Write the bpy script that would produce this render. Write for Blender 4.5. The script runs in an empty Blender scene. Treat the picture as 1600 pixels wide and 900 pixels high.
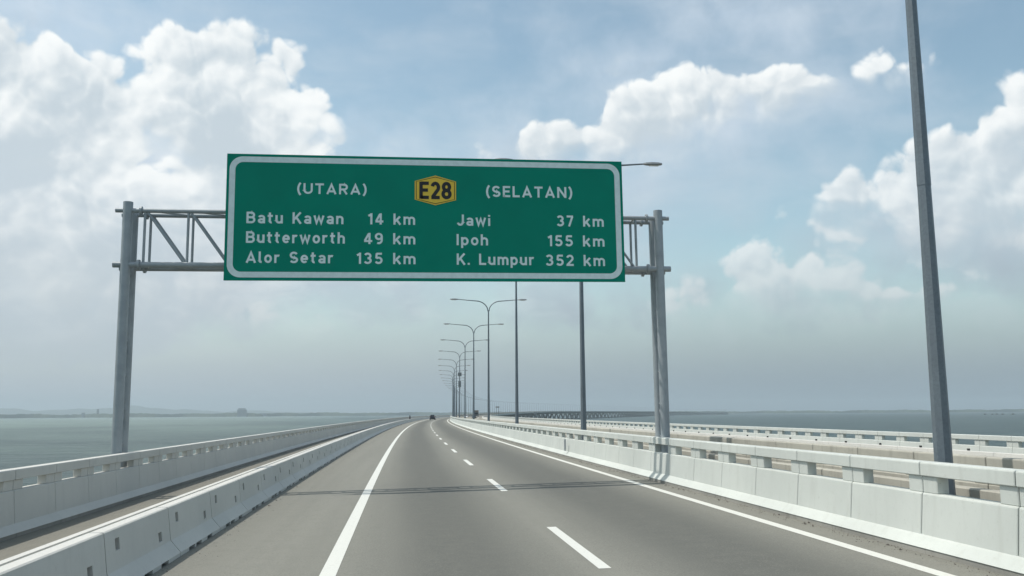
import bpy, bmesh, math, random
import numpy as np
from mathutils import Vector, Matrix
random.seed(7)
SC = bpy.context.scene
COL = SC.collection
rad = math.radians

# ------------------------------------------------------------------ camera
FPX, CAM_H = 1400.0, 2.09
yaw, pitch, roll = rad(7.05), math.atan((645.6-450)/FPX), rad(0.33)
Fv = Vector((math.sin(yaw)*math.cos(pitch), math.cos(yaw)*math.cos(pitch), math.sin(pitch)))
R0 = Vector((math.cos(yaw), -math.sin(yaw), 0)); U0 = R0.cross(Fv)
Rv = R0*math.cos(roll)-U0*math.sin(roll); Uv = U0*math.cos(roll)+R0*math.sin(roll)
cam = bpy.data.cameras.new('camera'); cam_o = bpy.data.objects.new('camera', cam); COL.objects.link(cam_o)
cam.sensor_fit = 'HORIZONTAL'; cam.sensor_width = 36.0; cam.lens = 36.0*FPX/1600.0
cam.clip_start = 0.1; cam.clip_end = 60000
m3 = Matrix((Rv, Uv, -Fv)).transposed()
cam_o.matrix_world = Matrix.Translation((0, 0, CAM_H)) @ m3.to_4x4()
SC.camera = cam_o
CAMP = Vector((0, 0, CAM_H))
def sky_dir(x, y):
    """azimuth / elevation of a direction of the sky, in units of 1/14 radian"""
    d = (Fv + Rv*((x-800)/FPX) - Uv*((y-450)/FPX)).normalized()
    return math.atan2(d.x, d.y)*14, math.asin(d.z)*14

# ------------------------------------------------------------------ render
SC.view_settings.view_transform = 'Standard'; SC.view_settings.look = 'None'
SC.view_settings.gamma = 1; SC.view_settings.use_curve_mapping = False
SC.view_settings.exposure = EXPOSURE = 0.0
cy = SC.cycles
cy.use_denoising = True; cy.use_adaptive_sampling = True; cy.adaptive_threshold = 0.015
cy.max_bounces = 6; cy.diffuse_bounces = 3; cy.glossy_bounces = 3; cy.volume_bounces = 0
cy.sample_clamp_indirect = 8.0; cy.caustics_reflective = False; cy.caustics_refractive = False

# ------------------------------------------------------------------ sun and sky
SUN_EL, SUN_AZ = rad(62), rad(-81)            # azimuth measured from +Y towards +X
sd = Vector((math.sin(SUN_AZ)*math.cos(SUN_EL), math.cos(SUN_AZ)*math.cos(SUN_EL), math.sin(SUN_EL)))
sun = bpy.data.lights.new('sun', 'SUN'); sun.energy = 3.5; sun.angle = rad(0.55); sun.color = (1.0, 0.955, 0.88)
sun_o = bpy.data.objects.new('sun', sun); COL.objects.link(sun_o)
sun_o.rotation_euler = sd.to_track_quat('Z', 'Y').to_euler()

class NT:
    """small node-graph helper"""
    def __init__(s, tree): s.t = tree; tree.nodes.clear()
    def n(s, typ, ins=None, **kw):
        nd = s.t.nodes.new(typ)
        for k, v in kw.items(): setattr(nd, k, v)
        for k, v in (ins or {}).items():
            sock = nd.inputs[k]
            if isinstance(v, bpy.types.NodeSocket): s.t.links.new(v, sock)
            else: sock.default_value = v
        return nd
    def m(s, op, a, b=0.0, c=0.0, clamp=False):
        nd = s.n('ShaderNodeMath', {0: a, 1: b, 2: c}, operation=op); nd.use_clamp = clamp
        return nd.outputs[0]
    def v(s, op, a, b=(0, 0, 0)):
        nd = s.n('ShaderNodeVectorMath', {0: a, 1: b}, operation=op)
        return nd.outputs[1] if op in ('LENGTH', 'DOT_PRODUCT', 'DISTANCE') else nd.outputs[0]
    def step(s, x, lo, hi, a=0.0, b=1.0):
        nd = s.n('ShaderNodeMapRange', {0: x, 1: lo, 2: hi, 3: a, 4: b}, interpolation_type='SMOOTHSTEP')
        return nd.outputs[0]
    def lin(s, x, lo, hi, a=0.0, b=1.0):
        return s.n('ShaderNodeMapRange', {0: x, 1: lo, 2: hi, 3: a, 4: b}).outputs[0]
    def mix(s, f, a, b):
        nd = s.n('ShaderNodeMix', data_type='RGBA')
        for i, v in ((0, f), (6, a), (7, b)):
            if isinstance(v, bpy.types.NodeSocket): s.t.links.new(v, nd.inputs[i])
            else: nd.inputs[i].default_value = v if i == 0 else (*v, 1) if len(v) == 3 else v
        return nd.outputs[2]
    def noise(s, vec, scale, detail=4, rough=0.5, dist=0.0):
        return s.n('ShaderNodeTexNoise', {'Vector': vec, 'Scale': scale, 'Detail': detail, 'Roughness': rough, 'Distortion': dist}).outputs[0]
    def voro(s, vec, scale, detail=0, rough=0.5, feature='F1', rnd=1.0):
        nd = s.n('ShaderNodeTexVoronoi', feature=feature, normalize=False)
        for k, v in (('Vector', vec), ('Scale', scale), ('Detail', detail), ('Roughness', rough), ('Randomness', rnd)):
            if isinstance(v, bpy.types.NodeSocket): s.t.links.new(v, nd.inputs[k])
            else: nd.inputs[k].default_value = v
        return nd

world = bpy.data.worlds.new('World'); SC.world = world; world.use_nodes = True
def build_world():
    g = NT(world.node_tree)
    D = g.n('ShaderNodeTexCoord').outputs['Generated']
    D = g.v('NORMALIZE', D)
    sp = g.n('ShaderNodeSeparateXYZ', {0: D})
    az = g.m('MULTIPLY', g.m('ARCTAN2', sp.outputs[0], sp.outputs[1]), 14)
    el = g.m('MULTIPLY', g.m('ARCSINE', sp.outputs[2]), 14)
    P = g.n('ShaderNodeCombineXYZ', {0: az, 1: el, 2: 0.0}).outputs[0]
    # clear sky
    sky = g.n('ShaderNodeTexSky', sky_type='NISHITA', sun_disc=False, sun_elevation=SUN_EL, sun_rotation=SUN_AZ,
              air_density=1.0, dust_density=1.6, ozone_density=1.0)
    base = g.v('MULTIPLY', sky.outputs[0], (1.75, 1.82, 1.52))
    # slow warp of the cloud coordinates
    wn = g.n('ShaderNodeTexNoise', {'Vector': P, 'Scale': 0.55, 'Detail': 3.0, 'Roughness': 0.55}).outputs[1]
    warp = g.v('MULTIPLY', g.v('SUBTRACT', wn, (.5, .5, .5)), (0.9, 0.45, 0))
    PW = g.v('ADD', P, warp)

    def union(blobs, src, pad=0.0):
        F = None
        for (x, y, rx, ry) in blobs:
            a, e = sky_dir(x, y)
            q = g.v('MULTIPLY', g.v('SUBTRACT', src, (a, e, 0)), (100/rx, 100/ry, 0))
            # 1 at the middle, 0 on the rim; scaled by the size so every rim is equally steep
            f = g.m('MULTIPLY', g.m('SUBTRACT', 1.0, g.v('LENGTH', q)), min(rx, ry)/100)
            F = f if F is None else g.n('ShaderNodeMath', {0: F, 1: f, 2: 0.25}, operation='SMOOTH_MAX').outputs[0]
        return F

    def puff(vec):                              # cauliflower relief: round bumps with creases between them
        out = None
        for sc, am in ((1.15, 0.74), (2.7, 0.36), (6.3, 0.15)):
            d = g.voro(vec, sc).outputs[0]
            k = g.m('MULTIPLY', g.m('MULTIPLY', d, d), -am)
            out = k if out is None else g.m('ADD', out, k)
            vec = g.v('ADD', vec, (3.1, 1.7, 0.4))
        n1 = g.noise(vec, 2.3, 5, 0.52)
        return g.m('ADD', out, g.m('MULTIPLY_ADD', n1, 0.46, 0.18))
    LOFF = (-0.09, 0.13, 0)
    pf = puff(PW); pf2 = puff(g.v('ADD', PW, LOFF))
    relief = g.m('SUBTRACT', pf, pf2)           # > 0: this bit faces the sun

    # ---- hard-edged cumulus heaps
    heaps = [(20,225,190,160),(110,160,90,80),(345,190,150,125),(325,112,105,78),(420,140,85,62),(455,190,85,80),(60,130,70,60),
             (150,380,300,140),(400,290,150,80),
             (1200,150,115,58),(1090,160,110,52),(1300,140,120,44),(1385,122,64,32),(1225,120,55,34),(1010,195,140,62),(910,225,140,60),(820,250,100,50),(960,105,44,20),
             (1335,322,74,46),(1510,320,130,90),(1590,215,80,85),(1500,250,70,50),
             (1225,446,100,64),(1160,470,90,40),(1300,466,90,44),(1370,482,90,30),(1420,484,80,22),(1100,492,70,28),(1580,488,46,28),(1590,405,70,22),
             (115,497,70,24),(340,505,46,20),(300,420,150,60),(420,515,70,20),(905,466,60,20)]
    F = union(heaps, PW)
    dens = g.m('ADD', F, g.m('MULTIPLY', pf, 0.80))
    # undersides are vague: the rim is crisp where the cloud thickens downwards, soft where it thins downwards
    Fd = union([h for h in heaps if h[2] > 60], g.v('ADD', PW, (0.0, -0.30, 0)))
    under = g.step(g.m('SUBTRACT', F, Fd), -0.05, 0.30)
    hard = g.step(g.m('DIVIDE', dens, g.m('MULTIPLY_ADD', under, 0.75, 0.16)), 0.0, 1.0)
    # ---- soft veils
    veils = [(120,420,420,260),(500,420,330,150),(850,330,260,150),(900,500,380,90),(1250,510,330,80),(1540,400,220,120),(1080,200,260,90),(250,300,380,170),
             (1150,40,170,40),(40,20,160,60),(640,330,200,120),(1000,90,90,36),(560,480,420,90),(1500,470,260,60)]
    V = union(veils, PW)
    vn = g.noise(PW, 0.9, 6, 0.55)
    vdens = g.m('ADD', g.m('MULTIPLY', V, 0.55), g.m('MULTIPLY_ADD', vn, 1.5, -0.72))
    soft = g.m('MULTIPLY', g.step(vdens, -0.40, 0.95), 0.90)
    # high thin streaks over the whole sky
    cir = g.noise(g.v('MULTIPLY', PW, (0.30, 0.85, 1)), 0.8, 6, 0.6)
    cirr = g.m('MULTIPLY', g.step(cir, 0.40, 0.78), 0.42)
    # ---- the rest of the sky, outside the photograph
    far = g.step(g.m('ABSOLUTE', g.m('SUBTRACT', az, 1.7)), 8.5, 12.0)
    up = g.step(el, 8.5, 11.5)
    out = g.m('MAXIMUM', far, up)
    on = g.noise(D, 2.6, 8, 0.58)
    osoft = g.m('MULTIPLY', g.m('MULTIPLY', g.step(on, 0.50, 0.68), out), 0.6)

    def C(r, gg, b): return (r, gg, b, 1)
    lowc = g.mix(g.step(az, -5.5, 6.5), C(4.9, 5.5, 6.1), C(2.8, 3.5, 4.1))      # brighter air under the big cloud bank
    veilc = g.mix(g.step(el, 0.0, 5.0), lowc, C(6.9, 7.8, 8.8))
    bank = g.noise(g.v('MULTIPLY', PW, (0.55, 1.25, 1)), 1.5, 6, 0.55)        # vague low cloud banks in the humid air
    bankm = g.m('MULTIPLY', g.step(bank, 0.46, 0.66), g.m('MULTIPLY', g.step(el, 0.5, 2.2), g.step(az, 7.0, -2.0, 0.12, 0.50)))
    veilc = g.mix(bankm, veilc, C(8.3, 8.7, 8.9))
    dk = g.m('MULTIPLY', g.step(bank, 0.48, 0.33), g.m('MULTIPLY', g.step(el, 0.3, 2.0), 0.28))
    veilc = g.mix(dk, veilc, C(4.6, 5.4, 6.1))
    soft = g.m('MAXIMUM', soft, g.step(el, 2.6, 0.1, 0.0, 0.97))
    cirr = g.m('MULTIPLY', cirr, g.step(el, 0.0, 3.0))
    c = g.mix(cirr, base, C(7.0, 7.7, 8.3))
    c = g.mix(soft, c, veilc)
    # lit / shaded cumulus colour from the sun-facing relief and from how thick the heap is there
    broad = g.noise(g.v('ADD', PW, (7, 3, 1)), 0.75, 4, 0.5)
    lit = g.m('MULTIPLY', relief, 1.8)
    lit = g.m('ADD', lit, g.m('MULTIPLY', g.m('SUBTRACT', 0.55, dens), 0.50))
    lit = g.m('ADD', lit, g.m('MULTIPLY_ADD', broad, 1.9, -0.95))
    lit = g.m('ADD', lit, g.m('MULTIPLY', under, -0.35))
    litn = g.step(lit, -0.75, 0.75)
    hc = g.mix(litn, C(5.9, 6.75, 7.35), C(10.3, 10.5, 10.4))
    lowf = g.step(el, 0.0, 3.4)                 # distant heaps near the horizon pale into the air
    hc = g.mix(lowf, C(5.6, 6.1, 6.3), hc)
    hardm = g.m('MULTIPLY', hard, g.lin(el, 0.3, 4.0, 0.42, 0.95))
    c = g.mix(hardm, c, hc)
    c = g.mix(osoft, c, C(7.0, 7.5, 7.9))
    bg = g.n('ShaderNodeBackground', {0: c, 1: 0.1})
    g.n('ShaderNodeOutputWorld', {0: bg.outputs[0]})
build_world()
world.cycles.sampling_method = 'MANUAL'; world.cycles.sample_map_resolution = 512

# ------------------------------------------------------------------ materials
def mat(name, col, rough=0.6, metal=0.0, build=None, spec=0.4):
    m = bpy.data.materials.new(name); m.use_nodes = True
    g = NT(m.node_tree)
    b = g.n('ShaderNodeBsdfPrincipled', {'Base Color': (*col, 1), 'Roughness': rough, 'Metallic': metal, 'Specular IOR Level': spec})
    g.n('ShaderNodeOutputMaterial', {0: b.outputs[0]})
    if build: build(g, b)
    return m
def link(g, a, b): g.t.links.new(a, b)
def world_pos(g): return g.n('ShaderNodeNewGeometry').outputs['Position']
def bump(g, b, h, strength=0.3, dist=0.01):
    n = g.n('ShaderNodeBump', {'Strength': strength, 'Distance': dist, 'Height': h}); link(g, n.outputs[0], b.inputs['Normal'])

def painted_concrete(c0, c1, cs, streak=0.32):
    def f(g, b):
        P = world_pos(g)
        broad = g.noise(P, 0.45, 5, 0.6)
        fine = g.noise(P, 9.0, 6, 0.65)
        run = g.noise(g.v('MULTIPLY', P, (3.6, 3.6, 0.28)), 1.6, 4, 0.6)      # rain runs down the face
        speck = g.noise(P, 38.0, 3, 0.6)
        c = g.mix(g.step(broad, 0.3, 0.7), (*c0,), (*c1,))
        c = g.mix(g.m('MULTIPLY', g.step(run, 0.50, 0.78), streak), c, (*cs,))
        c = g.mix(g.m('MULTIPLY', g.step(fine, 0.56, 0.74), 0.30), c, (*cs,))
        c = g.mix(g.m('MULTIPLY', g.step(speck, 0.66, 0.74), 0.45), c, tuple(x*0.55 for x in cs))
        link(g, c, b.inputs['Base Color'])
        bump(g, b, g.m('ADD', fine, g.m('MULTIPLY', speck, 0.5)), 0.25, 0.006)
    return f
M = {}
M['white'] = mat('painted_concrete', (.7,.7,.68), 0.75, 0, painted_concrete((.56,.585,.555), (.50,.525,.50), (.39,.40,.37)))
M['nj'] = mat('barrier_concrete', (.66,.67,.66), 0.75, 0, painted_concrete((.585,.575,.54), (.53,.525,.495), (.41,.41,.385), 0.22))
M['tan'] = mat('bare_concrete', (.4,.36,.3), 0.85, 0, painted_concrete((.44,.425,.37), (.36,.345,.30), (.22,.21,.18), 0.5))
M['kerbface'] = mat('stained_kerb', (.3,.28,.25), 0.9, 0, painted_concrete((.34,.33,.30), (.25,.245,.225), (.15,.14,.12), 0.5))
M['deck'] = mat('weathered_concrete', (.27,.27,.26), 0.85, 0, painted_concrete((.30,.30,.29), (.24,.24,.23), (.14,.14,.13), 0.5))
def galv(g, b):
    P = g.n('ShaderNodeTexCoord').outputs['Object']
    v = g.voro(P, 28.0).outputs[1]
    n = g.noise(P, 1.3, 5, 0.6)
    sp = g.n('ShaderNodeSeparateXYZ', {0: v}).outputs[0]
    c = g.mix(g.m('MULTIPLY', sp, 0.35), (.15,.18,.205), (.225,.26,.285))
    c = g.mix(g.m('MULTIPLY', g.step(n, 0.45, 0.75), 0.5), c, (.12,.14,.16))
    link(g, c, b.inputs['Base Color'])
    link(g, g.lin(n, 0.3, 0.7, 0.42, 0.6), b.inputs['Roughness'])
M['galv'] = mat('galvanised_steel', (.3,.33,.36), 0.5, 0.35, galv)
M['galvlight'] = mat('galvanised_tube', (.4,.43,.45), 0.5, 0.25, lambda g, b: (
    link(g, g.mix(g.step(g.noise(world_pos(g), 2.2, 6, 0.65), 0.35, 0.7), (.36,.39,.41), (.30,.33,.35)), b.inputs['Base Color'])))
M['lamp'] = mat('lamp_housing', (.22,.24,.25), 0.4, 0.3)
M['lens'] = mat('lamp_glass', (.55,.57,.55), 0.15, 0.0)
M['alu'] = mat('sign_back', (.35,.36,.37), 0.45, 0.6)
M['green'] = mat('green_sheeting', (.0,.14,.095), 0.6, 0, spec=0.12, build=lambda g, b: (
    link(g, g.mix(g.step(g.noise(world_pos(g), 0.8, 5, 0.6), 0.3, 0.72), (.000,.235,.160), (.000,.212,.145)), b.inputs['Base Color'])))
M['letter'] = mat('white_sheeting', (.52,.58,.57), 0.5, 0, spec=0.2, build=lambda g, b: (
    link(g, g.mix(g.step(g.noise(world_pos(g), 6, 5, 0.6), 0.35, 0.7), (.72,.83,.83), (.64,.75,.75)), b.inputs['Base Color'])))
M['yellow'] = mat('yellow_sheeting', (.78,.53,.05), 0.45)
M['blackf'] = mat('black_sheeting', (.014,.014,.016), 0.5)
M['dark'] = mat('dark_recess', (.05,.05,.052), 0.9)
M['rubber'] = mat('tyre_rubber', (.02,.02,.02), 0.85)
M['glass'] = mat('tinted_glass', (.03,.035,.04), 0.08)
M['carpaint'] = mat('dark_car_paint', (.05,.055,.07), 0.3, 0.4)
M['carwhite'] = mat('white_car_paint', (.7,.7,.7), 0.3, 0.0)
M['tail'] = mat('red_lamp_lens', (.35,.02,.02), 0.25)
M['cargo'] = mat('truck_box', (.20,.16,.13), 0.7)
M['skin'] = mat('skin', (.35,.2,.13), 0.6)
M['cloth'] = mat('dark_jacket', (.03,.035,.05), 0.85)
M['trouser'] = mat('dark_trousers', (.04,.04,.045), 0.85)
M['helmet'] = mat('helmet', (.04,.04,.045), 0.25)
M['board'] = mat('sign_board_back', (.12,.13,.14), 0.5, 0.3)

def asphalt(lanes):
    def f(g, b):
        uv = g.n('ShaderNodeUVMap').outputs[0]              # metres: across, along
        P = world_pos(g)
        sp = g.n('ShaderNodeSeparateXYZ', {0: uv}); u = sp.outputs[0]
        wob = g.noise(g.v('MULTIPLY', uv, (0.1, 0.035, 1)), 1.0, 3, 0.5)
        u = g.m('ADD', u, g.m('MULTIPLY_ADD', wob, 0.9, -0.45))
        agg = g.noise(P, 38.0, 5, 0.8)                       # stone texture
        mid = g.noise(P, 3.0, 6, 0.65)
        lng = g.noise(g.v('MULTIPLY', uv, (1.6, 0.03, 1)), 1.0, 6, 0.6)   # paving streaks along the lane
        c = g.mix(g.step(lng, 0.3, 0.7), lanes[0], lanes[1])
        tr = None
        for cu, w, k in lanes[2]:                            # trafficked strips, darker with rubber and oil
            d = g.m('ABSOLUTE', g.m('SUBTRACT', u, cu))
            t = g.m('MULTIPLY', g.step(d, w, w*0.15), k)
            tr = t if tr is None else g.m('MAXIMUM', tr, t)
        c = g.mix(tr, c, lanes[3])
        c = g.mix(g.m('MULTIPLY', g.step(mid, 0.42, 0.75), 0.35), c, tuple(x*0.82 for x in lanes[1]))
        c = g.mix(g.m('MULTIPLY', g.step(agg, 0.53, 0.66), 0.8), c, tuple(x*0.50 for x in lanes[0]))
        c = g.mix(g.m('MULTIPLY', g.step(agg, 0.46, 0.34), 0.55), c, tuple(min(1, x*1.3) for x in lanes[0]))
        sm = g.step(g.noise(P, 0.9, 3, 0.5), 0.66, 0.78)     # faint patches
        c = g.mix(g.m('MULTIPLY', sm, 0.25), c, tuple(x*0.7 for x in lanes[1]))
        link(g, c, b.inputs['Base Color'])
        bump(g, b, g.m('ADD', agg, g.m('MULTIPLY', mid, 0.4)), 0.5, 0.006)
    return f
M['asphalt'] = mat('asphalt', (.2,.2,.19), 0.88, 0, asphalt(((.214,.211,.184), (.190,.188,.164),
        [(0.85, 1.8, 0.9), (4.6, 2.0, 0.9)], (.096,.098,.088))))
M['asphalt2'] = mat('asphalt_side_lane', (.22,.2,.18), 0.88, 0, asphalt(((.205,.197,.165), (.17,.163,.14), [(-5.4, 0.8, 0.4)], (.13,.12,.105))))
M['asphalt3'] = mat('asphalt_far_side', (.2,.2,.19), 0.88, 0, asphalt(((.235,.215,.183), (.205,.190,.163),
        [(12.0, 1.6, 0.7), (15.8, 1.7, 0.7)], (.135,.130,.118))))
M['paint'] = mat('road_paint', (.72,.72,.69), 0.6, 0, lambda g, b: (
    link(g, g.mix(g.m('MULTIPLY', g.step(g.noise(world_pos(g), 14, 6, 0.75), 0.55, 0.68), 0.55), (.64,.64,.595), (.42,.415,.38)), b.inputs['Base Color'])))
def water(g, b):
    P = world_pos(g)
    w1 = g.noise(g.v('MULTIPLY', P, (0.5, 1.0, 1)), 0.42, 6, 0.66)
    w4 = g.noise(g.v('MULTIPLY', P, (0.5, 1.0, 1)), 0.022, 5, 0.65)
    w2 = g.noise(P, 0.07, 4, 0.55)
    w3 = g.noise(g.v('MULTIPLY', P, (1, 1, 1)), 0.0022, 5, 0.6, 0.6)
    x = g.n('ShaderNodeSeparateXYZ', {0: P}).outputs[0]
    silt = g.m('ADD', g.m('MULTIPLY', w3, 0.9), g.lin(x, -700, 700, 0.25, -0.42))
    c = g.mix(g.step(silt, 0.25, 0.75), (.018,.038,.036), (.145,.205,.170))
    c = g.mix(g.m('MULTIPLY', g.step(w2, 0.45, 0.7), 0.25), c, (.07,.11,.10))
    rip = g.noise(g.v('MULTIPLY', P, (0.35, 1.0, 1)), 0.10, 8, 0.78)     # light and dark of the ripples, painted into the water colour as mottling
    c = g.mix(g.m('MULTIPLY', g.step(rip, 0.5, 0.66), 0.45), c, (.19,.235,.205))
    c = g.mix(g.m('MULTIPLY', g.step(rip, 0.5, 0.36), 0.5), c, (.045,.075,.068))
    link(g, c, b.inputs['Base Color'])
    n = g.n('ShaderNodeBump', {'Strength': 1.0, 'Distance': 0.7, 'Height': g.m('ADD', w1, g.m('ADD', g.m('MULTIPLY', w2, 2.2), g.m('MULTIPLY', w4, 6.0)))})
    link(g, n.outputs[0], b.inputs['Normal'])
M['water'] = mat('sea_water', (.08,.12,.11), 0.34, 0, water, spec=0.3)
M['water'].node_tree.nodes['Principled BSDF'].inputs['IOR'].default_value = 1.33
def wood(g, b):
    n = g.noise(world_pos(g), 0.03, 5, 0.7)
    link(g, g.mix(g.step(n, 0.35, 0.65), (.028,.045,.024), (.06,.08,.042)), b.inputs['Base Color'])
M['forest'] = mat('far_forest', (.05,.07,.04), 0.9, 0, wood)
M['hill'] = mat('hill_forest', (.05,.08,.05), 0.9, 0, wood)
M['farwall'] = mat('far_building_wall', (.30,.31,.32), 0.8)
M['farwin'] = mat('far_building_window', (.06,.07,.08), 0.2)
M['raft'] = mat('raft_timber', (.08,.07,.06), 0.9)

# ------------------------------------------------------------------ the line of the bridge
_ds = 1.0; _pts = []; _x = _y = _h = 0.0
for _i in range(6400):
    _pts.append((_x, _y, _h)); s_ = _i*_ds
    k_ = 1/4950 if s_ < 1950 else 0.0 if s_ < 3000 else 1/6500 if s_ < 4400 else -1/1500
    _x += math.sin(_h)*_ds; _y += math.cos(_h)*_ds; _h += k_*_ds
def line(s):
    if s <= 0: return 0.0, s, 0.0
    i = min(int(s), 6398); f = s-i
    a, b = _pts[i], _pts[i+1]
    return a[0]*(1-f)+b[0]*f, a[1]*(1-f)+b[1]*f, a[2]*(1-f)+b[2]*f
def deckz(u): return 0.02*u if u < 8.2 else 0.164-0.02*(u-8.2)
def smooth(x, a, b): t = max(0.0, min(1.0, (x-a)/(b-a))); return t*t*(3-2*t)
def rise(s): return 4.4*smooth(s, 550, 1800)-4.4*smooth(s, 3000, 4500)
def W(s, u, z=0.0, raw=False):
    x, y, h = line(s)
    return Vector((x+math.cos(h)*u, y-math.sin(h)*u, z+rise(s)+(0 if raw else deckz(u))))
def head(s): return line(s)[2]

# ------------------------------------------------------------------ building helpers
class MB:
    def __init__(s): s.v = []; s.f = []; s.m = []; s.uv = None
    def add(s, vs, fs, mi=0):
        n = len(s.v); s.v += [tuple(v) for v in vs]; s.f += [tuple(i+n for i in f) for f in fs]; s.m += [mi]*len(fs); return s
    def box(s, lo, hi, mi=0):
        (a, b, c), (d, e, f) = lo, hi
        return s.add([(a,b,c),(d,b,c),(d,e,c),(a,e,c),(a,b,f),(d,b,f),(d,e,f),(a,e,f)],
                     [(0,3,2,1),(4,5,6,7),(0,1,5,4),(1,2,6,5),(2,3,7,6),(3,0,4,7)], mi)
    def prism_y(s, prof, y0, y1, mi=0, caps=True):
        """profile of (x, z), counter-clockwise seen from -y, swept along y"""
        n = len(prof); vs = [(x, y0, z) for x, z in prof]+[(x, y1, z) for x, z in prof]
        fs = [(i, (i+1) % n, n+(i+1) % n, n+i) for i in range(n)]
        if caps: fs += [tuple(range(n-1, -1, -1)), tuple(range(n, 2*n))]
        return s.add(vs, fs, mi)
    def tube(s, pts, r, n=10, mi=0, caps=True):
        pts = [Vector(p) for p in pts]; rs = r if isinstance(r, (list, tuple)) else [r]*len(pts)
        base = len(s.v); ref = None
        for i, p in enumerate(pts):
            t = (pts[min(i+1, len(pts)-1)]-pts[max(i-1, 0)]).normalized()
            if ref is None: ref = Vector((1,0,0)) if abs(t.x) < 0.9 else Vector((0,1,0))
            a = (ref-t*ref.dot(t)).normalized(); ref = a; b = t.cross(a)
            s.v += [tuple(p+(a*math.cos(2*math.pi*(k+.5)/n)+b*math.sin(2*math.pi*(k+.5)/n))*rs[i]) for k in range(n)]
        fs = []
        for i in range(len(pts)-1):
            for k in range(n):
                o = base+i*n; fs.append((o+k, o+(k+1) % n, o+n+(k+1) % n, o+n+k))
        if caps: fs += [tuple(base+k for k in range(n-1, -1, -1)), tuple(base+(len(pts)-1)*n+k for k in range(n))]
        s.f += fs; s.m += [mi]*len(fs); return s
    def sweep(s, prof, ss, closed=False, mi=0, raw=False, uv=False):
        """profile of (u, z) along the bridge line at stations ss"""
        n = len(prof); base = len(s.v)
        for st in ss:
            for u, z in prof: s.v.append(tuple(W(st, u, z, raw)))
        for i in range(len(ss)-1):
            for k in range(n if closed else n-1):
                k2 = (k+1) % n
                s.f.append((base+i*n+k, base+i*n+k2, base+(i+1)*n+k2, base+(i+1)*n+k)); s.m.append(mi)
        if uv:
            s.uv = s.uv or {}
            for i, st in enumerate(ss):
                for k in range(n): s.uv[base+i*n+k] = (prof[k][0], st)
        return s
    def build(s, name, mats, parent=None, smooth=False, bevel=0):
        me = bpy.data.meshes.new(name); me.from_pydata(s.v, [], s.f)
        for m_ in (mats if isinstance(mats, (list, tuple)) else [mats]): me.materials.append(m_)
        me.polygons.foreach_set('material_index', s.m)
        if s.uv:
            l = me.uv_layers.new(name='uv')
            for lo in me.loops: l.data[lo.index].uv = s.uv.get(lo.vertex_index, (0, 0))
        bm = bmesh.new(); bm.from_mesh(me)
        bmesh.ops.recalc_face_normals(bm, faces=bm.faces)
        if bevel:
            bm.normal_update()
            es = [e for e in bm.edges if len(e.link_faces) == 2 and e.calc_face_angle(0) > 0.5]
            bmesh.ops.bevel(bm, geom=es, offset=bevel, segments=1, affect='EDGES', clamp_overlap=True)
        bm.to_mesh(me); bm.free()
        if smooth:
            me.polygons.foreach_set('use_smooth', [True]*len(me.polygons))
            me.set_sharp_from_angle(angle=rad(38))
        o = bpy.data.objects.new(name, me); COL.objects.link(o); o.parent = parent
        return o
def tag(o, label=None, cat=None, group=None, kind=None):
    if label: o['label'] = label
    if cat: o['category'] = cat
    if group: o['group'] = group
    if kind: o['kind'] = kind
    return o
def empty(name, loc=(0,0,0), rz=0.0):
    o = bpy.data.objects.new(name, None); o.empty_display_size = 0.2
    COL.objects.link(o); o.location = loc; o.rotation_euler = (0, 0, rz); return o
_kids = {}
def dup(o, parent=None):
    c = o.copy(); COL.objects.link(c); c.parent = parent
    for ch in _kids.get(o.name, None) or o.children: 
        dup(ch, c)
    return c
ORD = ['first','second','third','fourth','fifth','sixth','seventh','eighth','ninth','tenth','eleventh','twelfth','thirteenth',
       'fourteenth','fifteenth','sixteenth','seventeenth','eighteenth','nineteenth','twentieth']
def stations(a, b):
    out = []; s = a
    while s < b:
        out.append(s); s += 4 if s < 500 else 12 if s < 1500 else 30
    return out+[b]
S0, S1 = -60, 6000
SS = stations(S0, S1)

# ------------------------------------------------------------------ sea, roads, deck
def disc(name, R, z, material, cx=0, cy=0, n=96):
    m = MB(); m.add([(cx+R*math.cos(2*math.pi*i/n), cy+R*math.sin(2*math.pi*i/n), z) for i in range(n)], [tuple(range(n))])
    return m.build(name, material)
SEA_Z = -10.0
tag(disc('sea', 15500, SEA_Z, M['water']), kind='structure')

def strip(name, mt, u0, u1, z=0.0, a=S0, b=S1, n=1, parent=None):
    m = MB(); m.sweep([(u1+(u0-u1)*i/n, z) for i in range(n+1)], stations(a, b), uv=True)
    o = m.build(name, mt, parent)
    return o
road = strip('road', M['asphalt'], -3.62, 7.16, n=1); tag(road, kind='structure')
tag(strip('side_lane', M['asphalt2'], -7.12, -3.62), kind='structure')
tag(strip('opposite_road', M['asphalt3'], 9.46, 23.32), kind='structure')
tag(strip('median_slab', M['deck'], 7.5, 9.12, z=-0.03), kind='structure')
strip('edge_line', M['paint'], -1.06, -0.84, 0.004, parent=road)
strip('edge_line', M['paint'], 6.40, 6.60, 0.004, parent=road)
md = MB(); s = -0.05
while s < 1500:
    md.sweep([(2.77, 0.004), (2.60, 0.004)], [s, s+2.2, s+4.4]); s += 12.03
md.build('lane_dashes', M['paint'], road)
strip('edge_line', M['paint'], 10.1, 10.3, 0.004, parent=bpy.data.objects['opposite_road'])
strip('edge_line', M['paint'], 17.6, 17.8, 0.004, parent=bpy.data.objects['opposite_road'])
ms = MB()                                       # pinkish-grey drift of grit against the kerb
rr = random.Random(3)
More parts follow.
